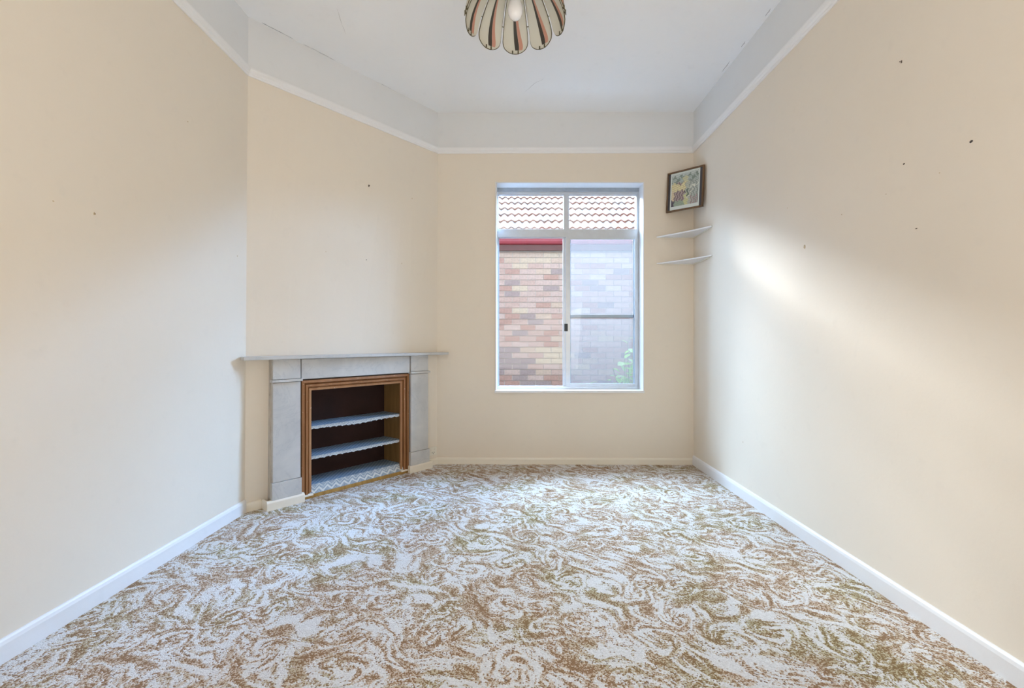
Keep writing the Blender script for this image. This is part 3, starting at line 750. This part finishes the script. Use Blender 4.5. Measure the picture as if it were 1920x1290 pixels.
# ================================================================== small wall hooks
def hook(pos, nrm, lab, sz=1.0):
    rz = math.atan2(nrm[1], nrm[0]); r = empty('picture_hook', pos, rz, label=lab, category='hook')
    MB().box(0, 0.6, -0.9*sz, 0.9*sz, -1.8*sz, 1.8*sz).build('hook_plate', M['nail'], r, 0.15)
    MB().tube([(0.4, 0, 1.4*sz), (2.6*sz, 0, 0.6*sz), (3.0*sz, 0, -0.8*sz), (3.6*sz, 0, 0.4*sz)], 0.35*sz, 6).build('hook_nail', M['nail'], r)
c, nrm = on_fire(0.555, 488); hook(c, nrm, 'tiny dark picture hook high on the chimney breast above the mantel', 0.9)
c, nrm = on_right(397, 476)
hook(c, nrm, 'thin bent nail high on the right wall near the picture rail', 0.6)

# ================================================================== outside: passage, neighbour's house, shrub
M['paving'] = plain('concrete_paving', (0.12, 0.085, 0.06), 0.9, var=0.25, scale=4)
MB().box(-1200, 1600, 920, 2900, -72, -62).build('ground', M['paving'], kind='structure')
nh = empty('neighbour_house', (180, 1400, -62), 0, label='brick house with a terracotta tiled roof and red gutter, seen outside the window', category='house')
M['mortar'] = plain('pale_mortar', (0.62, 0.52, 0.43), 0.95, var=0.2, scale=8)
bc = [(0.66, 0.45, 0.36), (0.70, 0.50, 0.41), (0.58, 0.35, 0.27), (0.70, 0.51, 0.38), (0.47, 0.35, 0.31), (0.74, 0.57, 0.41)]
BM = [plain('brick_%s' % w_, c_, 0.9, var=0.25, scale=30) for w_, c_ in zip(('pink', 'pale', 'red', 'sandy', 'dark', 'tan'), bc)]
NYW = 1400.0
MB().box(-900-180, 1300-180, 2, 24, 0, 511+62).build('wall_backing', M['mortar'], nh)
bmeshes = [MB().box(0, 46, 0, 3, 0, 15.2).mesh('brick', m) for m in BM]
stuff = MB(); nb_ = 0; rnd = random.Random(5)
for row in range(0, 33):
    z = 2 + row*17.2
    if z+15 > 573: break
    for colm in range(-19, 24):
        x = -180 + 180 + colm*48.0 + (24 if row % 2 else 0) - 180
        wx = x+180; wz = z-62
        pick = rnd.random()
        mi = 0 if pick < .33 else 1 if pick < .62 else 2 if pick < .76 else 3 if pick < .88 else 4 if pick < .95 else 5
        if wz > 462 and rnd.random() < .8: mi = 3 if rnd.random() < .5 else 5  # warm light under the eaves, put into the brick colours
        if 60 < wx < 150 and 148 < wz < 205 and rnd.random() < .8: mi = 5  # patch of bounced sun, painted as tan bricks
        if wx < 45 and wz < 205 and rnd.random() < .45: mi = 4
        if wz < 118 and rnd.random() < .4: mi = 2
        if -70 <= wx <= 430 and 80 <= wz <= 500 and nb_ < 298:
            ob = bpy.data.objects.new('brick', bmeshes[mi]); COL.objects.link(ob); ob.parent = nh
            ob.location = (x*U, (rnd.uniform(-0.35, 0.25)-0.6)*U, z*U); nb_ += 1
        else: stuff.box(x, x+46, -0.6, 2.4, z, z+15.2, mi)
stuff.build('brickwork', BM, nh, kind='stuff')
M['red'] = plain('red_painted_gutter', (0.40, 0.055, 0.065), 0.45, var=0.2, scale=15)
M['dark_red'] = plain('shaded_red_fascia', (0.17, 0.065, 0.05), 0.6, var=0.2, scale=15)  # dark brown-red, with the shadow line below the gutter put into it
MB().box(-1080, 1120, -22, 2, 573, 575).build('eaves_lining', M['dark_red'], nh)
MB().box(-1080, 1120, -24, -21, 569, 592).build('fascia_board', M['dark_red'], nh, 0.3)
gp = [(-24, 606), (-37, 606), (-38, 603), (-37.5, 594), (-34, 588), (-28, 586), (-24, 586)]
MB().rings([[(-1080, y, z) for y, z in gp], [(1120, y, z) for y, z in gp]]).build('gutter', M['red'], nh, 0.4)
# roof: separate terracotta tiles
tcl = [(0.66, 0.42, 0.32), (0.60, 0.34, 0.25), (0.70, 0.50, 0.40), (0.52, 0.40, 0.34)]
TM = [plain('terracotta_%s' % w_, c_, 0.8, var=0.3, scale=14) for w_, c_ in zip(('salmon', 'red', 'pale', 'lichened'), tcl)]
pitch = math.atan(0.6); cs, sn = math.cos(pitch), math.sin(pitch)
EY, EZ = 1362.0-1400, 545.0+62
TWD, GAUGE = 48.0, 78.0
def tile_profile(x):  # double-roll tile
    return 3.2*math.sin(2*math.pi*x/24.0-0.6)
def tile_geo(mb, ox, oy, oz, mi=0, n=12):
    L = 84.0
    def P(x, l, dz):
        h = tile_profile(x)+dz; return (ox+x, oy+l*cs-h*sn, oz+l*sn+h*cs)
    for i in range(n):
        xa, xb = TWD*i/n, TWD*(i+1)/n
        mb.quad([P(xa, 0, 5.2), P(xb, 0, 5.2), P(xb, L, 0), P(xa, L, 0)], mi)
        mb.quad([P(xa, 0, 1.2), P(xb, 0, 1.2), P(xb, 0, 5.2), P(xa, 0, 5.2)], mi)
tms = []
for m in TM:
    t_ = MB(); tile_geo(t_, 0, 0, 0); tms.append(t_.mesh('roof_tile', m, False))
rest = MB()
for row in range(18):
    for c_ in range(-22, 24):
        x = c_*TWD + rnd.uniform(-0.4, 0.4); oy = EY+row*GAUGE*cs; oz = EZ+row*GAUGE*sn; mi = rnd.choice((0, 0, 1, 2, 3))
        if row < 10 and -200 <= x+180 <= 680:
            ob = bpy.data.objects.new('roof_tile', tms[mi]); COL.objects.link(ob); ob.parent = nh; ob.location = (x*U, oy*U, oz*U)
        else: tile_geo(rest, x, oy, oz, mi, 8)
rest.build('roof_tiling', TM, nh, kind='stuff')
ZR = 18*78
MB().rings([[(-1080, EY+4, EZ-3), (-1080, EY+ZR*cs, EZ+ZR*sn-3), (-1080, EY+ZR*cs, EZ+ZR*sn-9), (-1080, EY+4, EZ-9)],
                          [(1120, EY+4, EZ-3), (1120, EY+ZR*cs, EZ+ZR*sn-3), (1120, EY+ZR*cs, EZ+ZR*sn-9), (1120, EY+4, EZ-9)]]).build('roof_sarking', M['dark_red'], nh)

# leafy shrub
M['leaf'] = plain('fresh_green_leaf', (0.50, 0.72, 0.22), 0.45, var=0.35, scale=9)
M['leaf2'] = plain('pale_green_leaf', (0.66, 0.80, 0.40), 0.45, var=0.25, scale=9)
M['stem'] = plain('green_brown_stem', (0.22, 0.24, 0.10), 0.7)
for m_ in ('leaf', 'leaf2'):
    t = M[m_].node_tree; b_ = t.nodes['Principled BSDF']; out = t.nodes['Material Output']
    tl = t.nodes.new('ShaderNodeBsdfTranslucent'); tl.inputs[0].default_value = (0.6, 0.9, 0.2, 1); mx = t.nodes.new('ShaderNodeMixShader'); mx.inputs[0].default_value = 0.4
    t.links.new(b_.outputs[0], mx.inputs[1]); t.links.new(tl.outputs[0], mx.inputs[2]); t.links.new(mx.outputs[0], out.inputs[0])
def leaf_mesh(L, W, mat):
    mb = MB(); sec = [(0, 0.05), (0.25, 0.75), (0.5, 1.0), (0.75, 0.7), (1, 0.02)]
    for (a, wa), (b, wb) in zip(sec, sec[1:]):
        za, zb = -5*a*a, -5*b*b
        for s in (-1, 1):
            mb.quad([(a*L, 0, za), (b*L, 0, zb), (b*L, s*wb*W, zb+1.2*wb), (a*L, s*wa*W, za+1.2*wa)])
    return mb.mesh('leaf', mat, True)
leafs = [leaf_mesh(25, 7.5, M['leaf']), leaf_mesh(20, 6.5, M['leaf2']), leaf_mesh(29, 8.5, M['leaf2'])]
def shrub(root_name, base, tips, lab, seed, per=9):
    r = empty(root_name, base, 0, label=lab, category='shrub'); rr = random.Random(seed)
    for (tx, ty, tz) in tips:
        pts = []
        for k in range(6):
            t = k/5; pts.append((tx*t**1.2 + rr.uniform(-1, 1)*t*3, ty*t + rr.uniform(-1, 1)*t*3, tz*t))
        st = MB().tube(pts, [1.6-1.1*k/5 for k in range(6)], 6).build('stem', M['stem'], r)
        for k in range(per):
            t = 0.45+0.55*(k+1)/per; i = min(4, int(t*5)); f = t*5-i; a = Vector(pts[i]).lerp(Vector(pts[i+1]), min(1, f))
            lf = bpy.data.objects.new('leaf', rr.choice(leafs)); COL.objects.link(lf); lf.parent = r
            lf.location = a*U; lf.rotation_euler = (rr.uniform(-0.5, 0.5), rr.uniform(-0.9, 0.5), rr.uniform(0, 6.28)); s_ = rr.uniform(0.7, 1.1); lf.scale = (s_, s_, s_)
    return r
BY = 1150
shrub('garden_shrub', (298, BY, -62), [(-20, -10, 262), (-42, 5, 225), (-5, 10, 300), (10, -15, 270), (30, 5, 300), (-30, -18, 190), (-12, 0, 235), (20, 15, 240), (45, 0, 270), (-52, 0, 195)],
      'bright green leafy shrub outside the right half of the window', 3, 13)
shrub('low_plant', (225, BY+20, -62), [(-25, 0, 184), (0, 8, 180), (-40, 5, 176), (15, -5, 182)], 'low pale leafy sprig outside, just above the window track', 9, 5)
